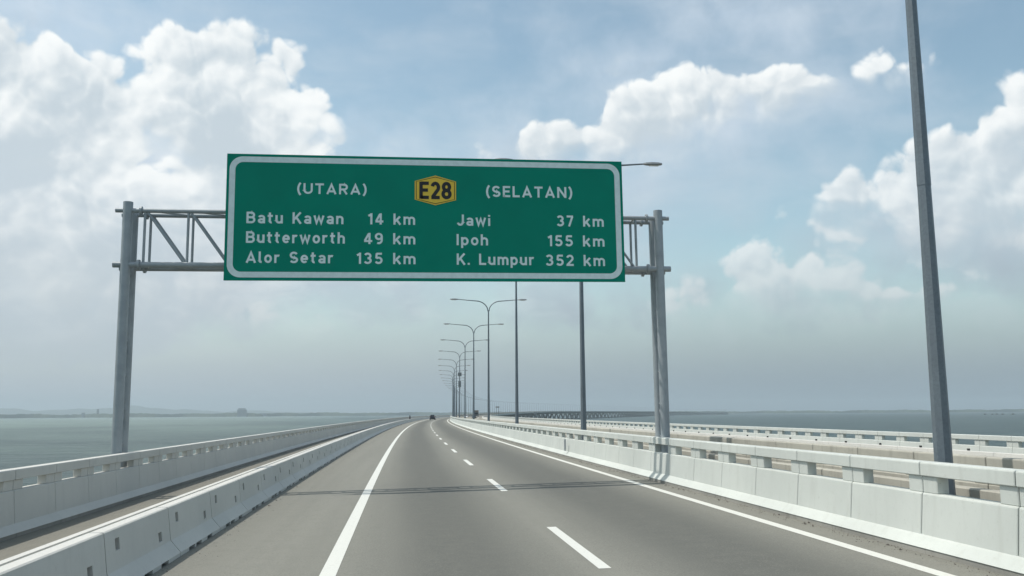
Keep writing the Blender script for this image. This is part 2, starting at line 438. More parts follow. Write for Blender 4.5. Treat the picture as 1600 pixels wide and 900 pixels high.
for i in range(2600):
    st = rr.uniform(6, 70); u = 7.13-abs(rr.gauss(0, 0.11)); r_ = rr.choice([.004,.005,.006,.008,.012]) if rr.random() < .985 else .026
    if i % 5 == 0: u = -3.3+abs(rr.gauss(0, 0.25))
    if i % 60 == 0: u = rr.uniform(-3, -1.2)
    c = W(st, u, r_*0.5); a = rr.uniform(0, 3)
    vs = [c+Vector((math.cos(a+q*1.57)*r_*rr.uniform(.6,1.3), math.sin(a+q*1.57)*r_*rr.uniform(.6,1.3), -r_*.4)) for q in range(4)]+[c+Vector((0,0,r_*.6))]
    ms.add(vs, [(0,1,4),(1,2,4),(2,3,4),(3,0,4),(3,2,1,0)])
tag(ms.build('grit', mat('grit', (.10,.09,.08), 0.95)), 'fine grit and small stones lying along the kerb of the road', 'grit', kind='stuff')

bridge = empty('viaduct', (0, 0, SEA_Z))
tag(bridge, 'long grey concrete sea bridge on flared piers curving away to the right', 'bridge')
def bpart(mb, name, mt, **k):
    o = mb.build(name, mt, None, **k); o.parent = bridge; o.matrix_parent_inverse = bridge.matrix_world.inverted(); o.location = (0, 0, 10.0); o.matrix_parent_inverse = Matrix(); return o
for u0, u1, nm in ((-7.56, 7.6, 'near'), (9.03, 23.78, 'far')):
    c = (u0+u1)/2
    m = MB(); z0, z1 = -0.16-0.02, -0.10
    off = 0.02 if u0 < 0 else -0.02
    def q(u, z): return (u, z+deckz(u))
    m.sweep([q(u0, -.02), q(u0, -.55), (c-4.2, -.75), (c-3.1, -3.3), (c+3.1, -3.3), (c+4.2, -.75), q(u1, -.55), q(u1, -.02)], SS, closed=True, raw=True)
    bpart(m, 'deck', M['deck'])
def pier(m, s, c):
    for sd_ in (-1, 1):
        prof = [(0.9, -10.5-rise(s)), (0.9, -8.0-rise(s)*.5), (3.4, -3.4)]
        for (w0, za), (w1, zb) in zip(prof[:-1], prof[1:]):
            t = 1.0
            vs = [W(s+a, c+sd_*(w+d), z, True) for w, z in ((w0, za), (w1, zb)) for a, d in ((-t, -.8), (-t, .9), (t, .9), (t, -.8))]
            m.add(vs, [(0,1,5,4),(1,2,6,5),(2,3,7,6),(3,0,4,7),(0,3,2,1),(4,5,6,7)])
    vs = [W(s+a, c+b, z-rise(s), True) for z in (-11.5, -8.6) for a, b in ((-3,-4),(-3,4),(3,4),(3,-4))]
    m.add(vs, [(0,1,2,3),(7,6,5,4),(0,4,5,1),(1,5,6,2),(2,6,7,3),(3,7,4,0)])
ps = [(-30.0+50*i, c) for i in range(97) for c in (16.4, 0.0)]
seen = [p for p in ps if 900 <= p[0] <= 3900 and p[1] > 1] + [p for p in ps if 1200 <= p[0] <= 3000 and p[1] < 1]
rest = MB()
for p in ps:
    if p in seen: m = MB(); pier(m, *p); bpart(m, 'pier', M['deck'])
    else: pier(rest, *p)
bpart(rest, 'pier', M['deck'])['kind'] = 'stuff'

# ------------------------------------------------------------------ parapets of 2 m panels with a window in each
PL = 2.03
def panel_mesh(mt, y0=0.013, y1=PL-0.013, simple=False, z0=.80, z1=1.035, ws=0.34):
    m = MB()
    m.prism_y([(.145,.20), (.41,.20), (.41,z0), (.215,z0), (.20,z0-.015)], y0, y1)                    # body
    for a, b in ((y0, y0+ws), (y1-ws, y1)):
        m.prism_y([(.222,z0), (.40,z0), (.40,z1), (.222,z1)], a, b)                          # posts beside the window
    m.prism_y([(.185,z1), (.42,z1), (.42,1.215), (.405,1.23), (.205,1.23), (.19,1.215)], y0, y1)   # top rail
    m.prism_y([(.235,.23), (.385,.23), (.385,1.19), (.235,1.19)], -.014, .012, mi=1)                  # dark joint filler
    return m
PROTO = {}
def proto(kind):
    if kind not in PROTO:
        o = panel_mesh(None, z0=.84 if kind == 'nj' else .80, z1=1.03 if kind == 'nj' else 1.035, ws=0.42 if kind == 'nj' else 0.34).build('panel', [M[kind], M['dark']], None, bevel=0.010); COL.objects.unlink(o); PROTO[kind] = o.data; bpy.data.objects.remove(o)
    return PROTO[kind]
def parapet(name, u, side, kind, label, s_start, n_ind=96, s_end=1400, group='bridge parapets'):
    """u: foot of the traffic face; side +1: it stands to the right of that face"""
    root = empty(name); tag(root, label, 'parapet', group)
    me = proto(kind); i = 0; s = s_start
    for i in range(n_ind):
        o = bpy.data.objects.new('panel', me); COL.objects.link(o); o.parent = root
        sa = s if side > 0 else s+PL
        o.location = W(sa, u); o.rotation_euler = (0, 0, -head(s+PL/2)+(0 if side > 0 else math.pi)); s += PL
    m = MB()
    while s < s_end:
        o_ = W(s if side > 0 else s+PL, u); h = head(s+PL/2); ca, sa_ = math.cos(-h), math.sin(-h)
        n = panel_mesh(None)
        n.f = n.f[:-6]; n.v = n.v[:-8]; vs = []
        for x, y, z in n.v:
            if side < 0: x, y = -x, -y
            vs.append((o_.x+x*ca-y*sa_, o_.y+x*sa_+y*ca, o_.z+z))
        m.add(vs, n.f); s += PL
    prof = [(.145,.20), (.20,.80), (.36,.80), (.36,.20)]
    # beyond that the windows are too small to see: solid body, dark slot row, rail
    m.sweep([(u+side*x, z) for x, z in ((.145,.20),(.20,.80),(.24,.82),(.24,1.03),(.185,1.035),(.19,1.22),(.42,1.23),(.42,.20))], stations(s, S1))
    tag(m.build('panel', M[kind], root), kind='stuff')
    # continuous sloping toe and the stained upstand below it
    mt = MB(); mt.sweep([(u+side*x, z) for x, z in ((.0,.075), (.125,.205), (.15,.225), (.415,.225), (.415,-.3), (.02,-.3), (.02,.07))], SS, closed=True)
    mt.build('toe', M[kind], root)
    mk = MB(); mk.sweep([(u+side*x, z) for x, z in ((.012,-.02), (.012,.082), (.03,.082), (.03,-.02))], SS, closed=True)
    mk.build('kerb_face', M['kerbface'], root)
    return root
parapet('parapet', 7.15, 1, 'white', 'white windowed parapet beside the right edge line, in front of the lamp posts', 0.05)
parapet('parapet', -7.10, -1, 'nj', 'grey shaded panelled parapet with small windows along the sea on the left', 0.10)
parapet('parapet', 9.56, -1, 'tan', 'bare tan concrete parapet just behind the row of lamp posts', 1.20)
parapet('parapet', 23.30, 1, 'white', 'farthest white windowed parapet, beyond the opposite carriageway against the sea', 0.4)
_pp = [o for o in COL.objects if o.name == 'parapet'][0]
mp = MB(); mp.box((7.27, 40.0, .42), (7.33, 40.14, .92)); mp.build('wall_plate', M['galvlight'], _pp)

# ------------------------------------------------------------------ concrete barrier segments
SL = 3.03
def barrier_mesh():
    m = MB(); L = SL-0.03
    L0 = 0.015
    # right-hand face with recesses: rows (offset of the face from the centre line, height)
    rows = [(.32, 0.0), (.32, .065), (.165, .245), (.155, .30), (.137, .44), (.133, .475), (.115, .625), (.098, .735)]
    ys = [0, .34, .38, .55, .95, 1.05, 1.45, 1.9, 2.30, 2.36, 2.54, 2.76, L]
    def cell(i, j):
        if i == 0 and j in (3, 5, 7): return .22        # drainage slots under the foot
        if i == 5 and j == 2: return .05
        if i == 3 and j == 9: return .07                 # lifting pockets
        return 0
    for sgn in (1, -1):
        for i in range(len(rows)-1):
            (xa, za), (xb, zb) = rows[i], rows[i+1]
            for j in range(len(ys)-1):
                ya, yb = L0+ys[j], L0+ys[j+1]
                A, B, C_, D_ = (sgn*xa, ya, za), (sgn*xa, yb, za), (sgn*xb, yb, zb), (sgn*xb, ya, zb)
                d = cell(i, j)
                if not d: m.add([A, B, C_, D_], [(0,1,2,3)])
                else:
                    ins = [(p[0]-sgn*d, p[1], p[2]) for p in (A, B, C_, D_)]
                    m.add([A, B, C_, D_]+ins, [(4,5,6,7)], 1)
                    m.add([A, B, C_, D_]+ins, [(0,1,5,4),(1,2,6,5),(2,3,7,6),(3,0,4,7)], 0)
    m.add([(-.095,L0,.735),(.095,L0,.735),(.095,L0+L,.735),(-.095,L0+L,.735),(-.075,L0,.75),(.075,L0,.75),(.075,L0+L,.75),(-.075,L0+L,.75)],
          [(1,2,6,5),(3,0,4,7),(4,5,6,7)])
    pr = [(x, z) for x, z in rows]+[(.075,.75)]
    full = pr+[(-x, z) for x, z in reversed(pr)]
    for y in (L0, L0+L): m.add([(x, y, z) for x, z in full], [tuple(range(len(full)))])
    m.prism_y([(-.10,.02),(.10,.02),(.06,.68),(-.06,.68)], -.016, .014, mi=1)
    return m
b0 = barrier_mesh().build('concrete_barrier', [M['nj'], M['dark']])
b0me = b0.data; bpy.data.objects.remove(b0)
_r = MB().box((-.035,-.04,0),(.035,.04,.075)).build('reflector', M['dark']); reflme = _r.data; bpy.data.objects.remove(_r)
def barrier_row(u, s_first, n, descr, near):
    s = s_first
    for k in range(n):
        o = bpy.data.objects.new('concrete_barrier', b0me); COL.objects.link(o)
        o.location = W(s, u); o.rotation_euler = (0, 0, -head(s+1.5))
        if k < near: lb = descr[0] % ORD[k]
        else: lb = descr[1]
        tag(o, lb, 'barrier', descr[2])
        if u > 0 and k < 60:
            r_ = bpy.data.objects.new('reflector', reflme); COL.objects.link(r_); r_.parent = o; r_.location = (0, SL*.5, .751)
        s += SL
    m = MB()
    m.sweep([(u+x, z) for x, z in ((.32,0),(.32,.07),(.16,.27),(.095,.735),(.075,.75),(-.075,.75),(-.095,.735),(-.16,.27),(-.32,.07),(-.32,0))], stations(s, S1))
    tag(m.build('concrete_barrier', M['nj']), descr[3], 'barrier', kind='stuff')
barrier_row(-3.69, 11.75-3*SL, 150, ('%s grey barrier segment of the left row counted from the picture\'s lower left corner',
    'small distant segment of the shaded barrier row between shoulder and motorcycle lane', 'barrier segments left of the shoulder',
    'far end of the left barrier row, joints too fine to see'), 14)
barrier_row(19.97, 28.75-6*SL, 150, ('%s white low segment of the opposite barrier row counted from the right picture edge',
    'small distant sunlit segment of the low barrier row on the opposite carriageway', 'barrier segments on the opposite carriageway',
    'far end of the opposite barrier row, joints too fine to see'), 14)
# pale rail right behind the left barrier row
gr = empty('guard_rail'); tag(gr, 'thin pale rail on short posts right behind the left barrier row', 'guard rail')
m = MB(); m.sweep([(-3.87,.685),(-3.87,.735),(-3.97,.735),(-3.97,.685)], stations(-20, 300), closed=True); m.build('rail', M['nj'], gr)
s = -19
for i in range(99):
    m = MB(); a = W(s, -3.90); m.box((a.x-.02, a.y-.03, a.z+.35), (a.x+.02, a.y+.03, a.z+.685)); m.box((a.x, a.y-.025, a.z+.35), (a.x+.10, a.y+.025, a.z+.39)); m.build('post', M['galv'], gr); s += 3.2

# low precast beam of the median, seen through the parapet windows
tb = empty('median_beam'); tag(tb, 'low bare concrete beam between the lamp posts and the tan parapet', 'concrete beam')
s = 2.0
for i in range(98):
    m = MB(); a_, b_ = W(s, 8.62), W(s+3.97, 8.62); m.sweep([(8.62,-.05),(8.62,.74),(8.64,.76),(8.84,.76),(8.86,.74),(8.86,-.05)], [s, s+3.97], closed=True)
    n_ = 6; m.f += [(5,4,3,2,1,0), (6,7,8,9,10,11)]; m.m += [0, 0]
    m.build('segment', M['tan'], tb); s += 4.0
# ------------------------------------------------------------------ lamp posts
LZ = 13.55
def lamp_arm(sx, near=True):
    m = MB(); pts = []
    for i in range(9):
        a = math.pi/2*i/8
        pts.append((sx*(0.06+1.25*(1-math.cos(a))), 0, 12.35+1.05*math.sin(a)))
    pts += [(sx*2.2, 0, 13.47), (sx*3.15, 0, 13.55)]
    if not near: pts = pts[::4]+[pts[-1]]
    return m.tube(pts, [.052]*(len(pts)-2)+[.042, .035], 8 if near else 4)
def lamp_head(sx):
    m = MB()
    secs = [(3.05,.05,.03,.03),(3.18,.11,.055,.05),(3.45,.16,.075,.06),(3.75,.15,.07,.05),(3.95,.10,.05,.03)]
    vs = []
    for x, w, up_, dn in secs: vs += [(sx*x, -w, 13.55-dn*.4), (sx*x, -w*.6, 13.55+up_), (sx*x, w*.6, 13.55+up_), (sx*x, w, 13.55-dn*.4), (sx*x, w*.7, 13.55-dn), (sx*x, -w*.7, 13.55-dn)]
    fs = [(i*6+k, i*6+(k+1) % 6, (i+1)*6+(k+1) % 6, (i+1)*6+k) for i in range(4) for k in range(6)]+[(5,4,3,2,1,0), tuple(range(24, 30))]
    return m.add(vs, fs)
def make_lamp():
    root = empty('street_lamp')
    m = MB(); m.tube([(0,0,0), (0,0,5.55)], [.142,.102], 8); m.tube([(0,0,5.50), (0,0,12.42)], [.107,.062], 8)
    m.build('pole', M['galv'], root)
    m = MB(); m.box((-.24,-.24,0), (.24,.24,.03)); m.build('base_plate', M['galv'], root)
    for sx in (-1, 1):
        lamp_arm(sx).build('arm', M['galv'], root, smooth=True)
        h = lamp_head(sx).build('lamp_head', M['lamp'], root)
        m = MB(); m.box((min(sx*3.35,sx*3.8), -.09, 13.47), (max(sx*3.35,sx*3.8), .09, 13.497)); m.build('lens', M['lens'], h)
    return root
lamp0 = make_lamp()
bpy.context.view_layer.update()
spots = [(13.0, 8.2)]+[(40.0+25.6*k, 7.98) for k in range(19)]
LAMPLAB = ['thick tapering octagonal lamp post nearest the camera, cut by the top edge on the right',
  'second nearest lamp post, one lamp sticking out right of the green sign',
  'third nearest lamp post, a thin pole with its arms hidden behind the green sign',
  'nearest lamp post whose two curved arms show whole, just below the green sign']
for k, (s, u) in enumerate(spots):
    o = lamp0 if k == 0 else dup(lamp0)
    o.location = W(s, u, -.03); o.rotation_euler = (0, 0, -head(s))
    if k < 4: lb = LAMPLAB[k]
    elif k == 6: lb = 'twin-arm lamp post carrying two small equipment boxes halfway up'
    else: lb = '%s lamp post counted from the one nearest the camera' % ORD[k]
    tag(o, lb, 'street lamp', 'twin-arm lamp posts along the median')
m = MB(); m.tube([(0,0,0), (0,0,12.4)], [.14,.065], 5)
for sx in (-1, 1):
    m.v += []; m2 = lamp_arm(sx, False); m.add(m2.v, m2.f); m.add(*(lambda q: (q.v, q.f))(lamp_head(sx)))
fl = m.build('street_lamp', M['galv']); flme = fl.data; bpy.data.objects.remove(fl)
s = spots[-1][0]+25.6
while s < 5400:
    o = bpy.data.objects.new('street_lamp', flme); COL.objects.link(o)
    o.location = W(s, 7.98, -.03); o.rotation_euler = (0, 0, -head(s))
    tag(o, 'tiny hazy lamp post in the far stretch of the row', 'street lamp', 'twin-arm lamp posts along the median'); s += 25.6
# boxes on the seventh post
sb, ub = spots[6]
for z, w, lb in ((9.15, .34, 'upper of two small grey equipment boxes strapped to a lamp post'), (7.35, .26, 'lower, narrower grey equipment box strapped to a lamp post')):
    p = W(sb, ub, z); root = empty('equipment_box', p, -head(sb)); tag(root, lb, 'equipment box')
    m = MB(); m.box((-w, -.42, -.35 if z > 9 else -.55), (w, -.10, .35 if z > 9 else .55)); m.build('housing', M['lamp'], root, bevel=.02)
    m = MB(); m.box((-w*.6, -.11, -.05), (w*.6, .12, .05)); m.build('strap', M['galv'], root)

# ------------------------------------------------------------------ overhead gantry
GY0, GY1, GXL, GXR = 25.85, 26.45, -7.655, 7.71
ZT, ZB = 7.86, 6.31
ga = empty('overhead_gantry', (0, GY0, 0)); tag(ga, 'galvanised tube gantry on two pairs of legs spanning the carriageway behind the green sign', 'gantry')
def gpart(m, name, mt=None, **k):
    m.v = [(x, y-GY0, z) for x, y, z in m.v]; return m.build(name, mt or M['galvlight'], ga, smooth=True, **k)
for X, side in ((GXL, -1), (GXR, 1)):
    for Y in (GY0, GY1):
        gpart(MB().tube([(X, Y, -1.0), (X, Y, 8.10 if Y == GY0 else 7.98)], .135 if Y == GY0 else .125, 20), 'leg')
    m = MB(); z = 0.4; k = 0
    while z < 6.6:
        m.tube([(X, GY0, z), (X, GY1, z)], .028, 8); m.tube([(X, GY0 if k % 2 else GY1, z), (X, GY1 if k % 2 else GY0, z+.95)], .022, 8); z += .95; k += 1
    gpart(m, 'leg_lacing')
    for z, r_ in ((ZT, .065), (ZB, .085)):
        for Y in (GY0, GY1):
            x_ = X-side*.36; gpart(MB().tube([(x_-.03, Y, z), (x_+.03, Y, z)], r_+.06, 14), 'flange')
for Y in (GY0, GY1):
    for z, r_ in ((ZT, .065), (ZB, .085)):
        gpart(MB().tube([(GXL-.33, Y, z), (GXR+.33, Y, z)], r_, 14), 'chord')
xs = [-7.18+1.182*i for i in range(13)]
for i, x in enumerate(xs):
    for Y in (GY0, GY1):
        gpart(MB().tube([(x, Y, ZB), (x, Y, ZT)], .038, 8), 'truss_post')
        if i < len(xs)-1: gpart(MB().tube([(x+.05, Y, ZT-.02), (xs[i+1]-.05, Y, ZB+.02)], .036, 8), 'truss_brace')
    for z in (ZT, ZB):
        m = MB(); m.tube([(x, GY0, z), (x, GY1, z)], .03, 8)
        if i < len(xs)-1: m.tube([(x, GY0, z), (xs[i+1], GY1, z)], .025, 8)
        gpart(m, 'cross_brace')

# ------------------------------------------------------------------ the sign and its lettering
SX0, SX1, SZ0, SZ1, SY = -4.885, 6.43, 5.80, 9.40, 25.16
sign = empty('direction_sign', ((SX0+SX1)/2, SY, SZ0))
tag(sign, 'large green direction sign with grey-white lettering and border hung on the gantry', 'road sign')
OX, OZ = (SX0+SX1)/2, SZ0
def spart(m, name, mt, parent=None, **k):
    m.v = [(x-OX, y-SY, z-OZ) for x, y, z in m.v]; return m.build(name, mt, parent or sign, **k)
m = MB(); m.box((SX0, SY, SZ0), (SX1, SY+.035, SZ1)); spart(m, 'panel', M['green'])
m = MB()
for z in (SZ0+.35, SZ0+1.4, SZ0+2.45, SZ1-.3): m.box((SX0+.15, SY+.036, z-.04), (SX1-.15, SY+.10, z+.04))
for x in (SX0+.6, -2.2, .8, 3.6, SX1-.6): m.box((x-.04, SY+.101, SZ0+.1), (x+.04, SY+.27, SZ1-.15))
spart(m, 'stiffener', M['alu'])
def rrect(x0, x1, z0, z1, r, n=10):
    out = []
    for cx_, cz_, a0 in ((x1-r, z1-r, 0), (x0+r, z1-r, 90), (x0+r, z0+r, 180), (x1-r, z0+r, 270)):
        out += [(cx_+r*math.cos(rad(a0+90*i/n)), cz_+r*math.sin(rad(a0+90*i/n))) for i in range(n+1)]
    return out
def ring(outer, inner, y):
    n = len(outer); m = MB(); m.add([(x, y, z) for x, z in outer]+[(x, y, z) for x, z in inner], [(i, (i+1) % n, n+(i+1) % n, n+i) for i in range(n)]); return m
spart(ring(rrect(SX0+.075, SX1-.075, SZ0+.085, SZ1-.075, .36), rrect(SX0+.235, SX1-.235, SZ0+.245, SZ1-.235, .22), SY-.004), 'border', M['letter'])

def arc(cx_, cy_, rx, ry, a0, a1, n=14):
    return [(cx_+rx*math.cos(rad(a0+(a1-a0)*i/n)), cy_+ry*math.sin(rad(a0+(a1-a0)*i/n))) for i in range(n+1)]
h_ = .085
GL = {
 '(': (.34, [arc(.62,.46,.50,.72,128,232)]), ')': (.34, [arc(-.28,.46,.50,.72,52,-52)]),
 'U': (.76, [[(h_,1),(h_,.36)]+arc(.38,.36,.295,.275,180,360)+[(.675,1)]]),
 'T': (.70, [[(0,.915),(.70,.915)], [(.35,.83),(.35,0)]]),
 'A': (.84, [[(.08,0),(.42,.90),(.76,0)], [(.20,.27),(.64,.27)]]),
 'R': (.72, [[(h_,0),(h_,1)], [(h_,.915),(.42,.915)]+arc(.42,.69,.215,.225,90,-90)+[(h_,.465)], [(.38,.44),(.64,0)]]),
 'S': (.70, [arc(.35,.695,.255,.22,25,270)+arc(.35,.28,.265,.195,90,-155)]),
 'E': (.62, [[(h_,0),(h_,1)], [(h_,.915),(.62,.915)], [(h_,.51),(.56,.51)], [(h_,.085),(.62,.085)]]),
 'L': (.60, [[(h_,1),(h_,0)], [(h_,.085),(.60,.085)]]),
 'N': (.78, [[(h_,0),(h_,1)], [(.695,0),(.695,1)], [(h_+.01,.95),(.685,.05)]]),
 'B': (.72, [[(h_,0),(h_,1)], [(h_,.915),(.40,.915)]+arc(.40,.715,.205,.20,90,-90)+[(h_,.515)], [(.40,.515)]+arc(.42,.30,.215,.215,90,-90)+[(h_,.085)]]),
 'K': (.74, [[(h_,0),(h_,1)], [(.66,1),(h_+.03,.36)], [(.30,.56),(.68,0)]]),
 'I': (.17, [[(h_,0),(h_,1)]]),
 'J': (.60, [[(.515,1),(.515,.32)]+arc(.30,.32,.215,.235,0,-165)]),
 'a': (.60, [arc(.30,.475,.205,.165,160,0)+[(.505,0)], arc(.30,.215,.205,.135,0,360,20)]),
 't': (.44, [[(.18,.95),(.18,.22)]+arc(.31,.22,.13,.135,180,285), [(0,.655),(.42,.655)]]),
 'u': (.60, [[(h_,.73),(h_,.28)]+arc(.30,.28,.215,.195,180,360), [(.515,.73),(.515,0)]]),
 'w': (.86, [[(.06,.74),(.24,.07),(.43,.62),(.62,.07),(.80,.74)]]),
 'n': (.60, [[(h_,.73),(h_,0)], arc(.30,.45,.215,.195,180,0)+[(.515,0)]]),
 'e': (.62, [arc(.31,.365,.225,.28,0,318,24), [(.12,.365),(.60,.365)]]),
 'r': (.44, [[(h_,.73),(h_,0)], arc(.30,.44,.215,.205,180,62)]),
 'o': (.62, [arc(.31,.365,.225,.28,0,360,26)]),
 'h': (.60, [[(h_,1),(h_,0)], arc(.30,.45,.215,.195,180,0)+[(.515,0)]]),
 'l': (.26, [[(h_,1),(h_,.20)]+arc(.20,.20,.115,.115,180,270)+[(.26,.085)]]),
 'm': (.92, [[(h_,.73),(h_,0)], arc(.275,.46,.19,.185,180,0)+[(.465,0)], arc(.655,.46,.19,.185,180,0)+[(.845,0)]]),
 'k': (.60, [[(h_,1),(h_,0)], [(.52,.73),(h_+.03,.27)], [(.25,.44),(.55,0)]]),
 'i': (.17, [[(h_,.70),(h_,0)], [(h_,.99),(h_,.83)]]),
 'p': (.62, [[(h_,.73),(h_,-.25)], arc(.31,.365,.225,.28,0,360,26)]),
 '.': (.18, [[(h_,.17),(h_,0)]]),
 '1': (.34, [[(.25,0),(.25,1)], [(.24,.90),(.02,.76)]]),
 '2': (.60, [arc(.30,.68,.215,.235,165,-35)+[(.10,.10)], [(.02,.085),(.60,.085)]]),
 '3': (.62, [arc(.29,.71,.21,.205,155,-90), arc(.29,.30,.235,.215,90,-155)]),
 '4': (.66, [[(.45,0),(.45,1)], [(.40,.93),(.09,.29)], [(.04,.27),(.66,.27)]]),
 '5': (.62, [[(.56,.915),(.14,.915)], [(.16,.94),(.13,.50)], [(.13,.50)]+arc(.30,.325,.235,.24,118,-152)]),
 '7': (.58, [[(.02,.915),(.55,.915)], [(.49,.90),(.20,0)]]),
 '8': (.64, [arc(.32,.715,.205,.20,0,360,24), arc(.32,.295,.235,.21,0,360,24)]),
 '9': (.62, [arc(.31,.68,.225,.235,0,360,24), [(.535,.66),(.535,.42)]+arc(.31,.36,.225,.275,0,-120)]),
}
def stroke(m, pts, w, y, close=False):
    L = []; n = len(pts)
    P_ = [Vector(p) for p in pts]
    close = (P_[0]-P_[-1]).length < 1e-5
    for i in range(n):
        a = P_[i]-P_[i-1] if i > 0 else (P_[-1]-P_[-2] if close else None)
        b = P_[i+1]-P_[i] if i < n-1 else (P_[1]-P_[0] if close else None)
        if a is None: a = b
        if b is None: b = a
        a, b = a.normalized(), b.normalized(); na, nb = Vector((-a.y, a.x)), Vector((-b.y, b.x))
        q = na+nb; q = na if q.length < 1e-4 else q.normalized()
        k = w/2/max(q.dot(na), 0.42)
        L.append((P_[i]+q*k, P_[i]-q*k))
    vs = []
    for a, b in L: vs += [(a.x, y, a.y), (b.x, y, b.y)]
    m.add(vs, [(2*i, 2*i+1, 2*i+3, 2*i+2) for i in range(n-1)])
def text(name, txt, x0, x1, zb, cap, mt='letter', gap=.20, space=.80, weight=.185, parent=None, y=SY-.004):
    adv = 0; runs = []
    for ch in txt:
        if ch == ' ': adv += space-gap; continue
        wd, st = GL[ch]; runs.append((adv, st)); adv += wd+gap
    total = adv-gap; kx = (x1-x0)/(total*cap)
    m = MB(); q = 0
    for ox, st in runs:
        for pl in st:
            q += 1; pts = [(x0+(ox+px)*cap*kx, zb+pz*cap) for px, pz in pl]
            stroke(m, pts, weight*cap, y-.0005*(q % 3))
    return spart(m, name, M[mt], parent)
TXT = []
TXT = [
    ('(UTARA)', -2.959, -1.002, 8.252, 0.306), ('Batu Kawan', -4.313, -1.655, 7.382, 0.325), ('14 km', -0.964, 0.353, 7.409, 0.322),
    ('Butterworth', -4.311, -1.61, 6.826, 0.325), ('49 km', -1.087, 0.36, 6.843, 0.320), ('Alor Setar', -4.304, -1.92, 6.262, 0.320),
    ('135 km', -1.274, 0.366, 6.273, 0.320), ('(SELATAN)', 2.382, 4.937, 8.295, 0.325), ('Jawi', 1.543, 2.504, 7.422, 0.325),
    ('37 km', 4.445, 5.836, 7.462, 0.322), ('Ipoh', 1.536, 2.435, 6.852, 0.323), ('155 km', 4.175, 5.843, 6.872, 0.325),
    ('K. Lumpur', 1.537, 3.765, 6.292, 0.325), ('352 km', 4.1, 5.84, 6.298, 0.325)]
TILT = 0.0085
def run_len(t): return sum(.80-.20 if ch == ' ' else GL[ch][0]+.20 for ch in t)
for t, a, b, z, c in TXT:
    total = run_len(t)-.20; at = 0.0
    for wd in t.split(' '):                       # each word its own part, spaced as in the full line
        x0 = a+(b-a)*at/total; x1 = a+(b-a)*(at+run_len(wd)-.20)/total
        text('lettering', wd, x0, x1, z-TILT*((a+b)/2-OX), c); at += run_len(wd+' ')
# route shield: yellow, flat sides, pointed top and bottom
def hexa(k):
    x0, x1, xc, zt, zb, s0, s1 = .345, 1.525, .935, 8.87, 7.995, 8.70, 8.155
    return [(x0+k, s1+k*.4), (xc, zb+k*1.05), (x1-k, s1+k*.4), (x1-k, s0-k*.4), (xc, zt-k*1.05), (x0+k, s0-k*.4)]
m = MB(); hx = hexa(0); m.add([(x, SY-.005, z) for x, z in hx]+[(x, SY-.012, z) for x, z in hx], [(0,1,2,3,4,5)]+[(6,7,8,9,10,11)]+[(i,(i+1)%6,6+(i+1)%6,6+i) for i in range(6)])
shield = spart(m, 'route_shield', M['yellow'])
o = spart(ring(hexa(.035), hexa(.052), SY-.0165), 'shield_border', M['blackf'], shield)
text('numerals', 'E28', .49, 1.385, 8.18, .50, 'blackf', gap=.15, weight=.20, parent=shield, y=SY-.017)
sign.rotation_euler = (0, -TILT, 0)
ga.rotation_euler = (0, -0.006, 0)

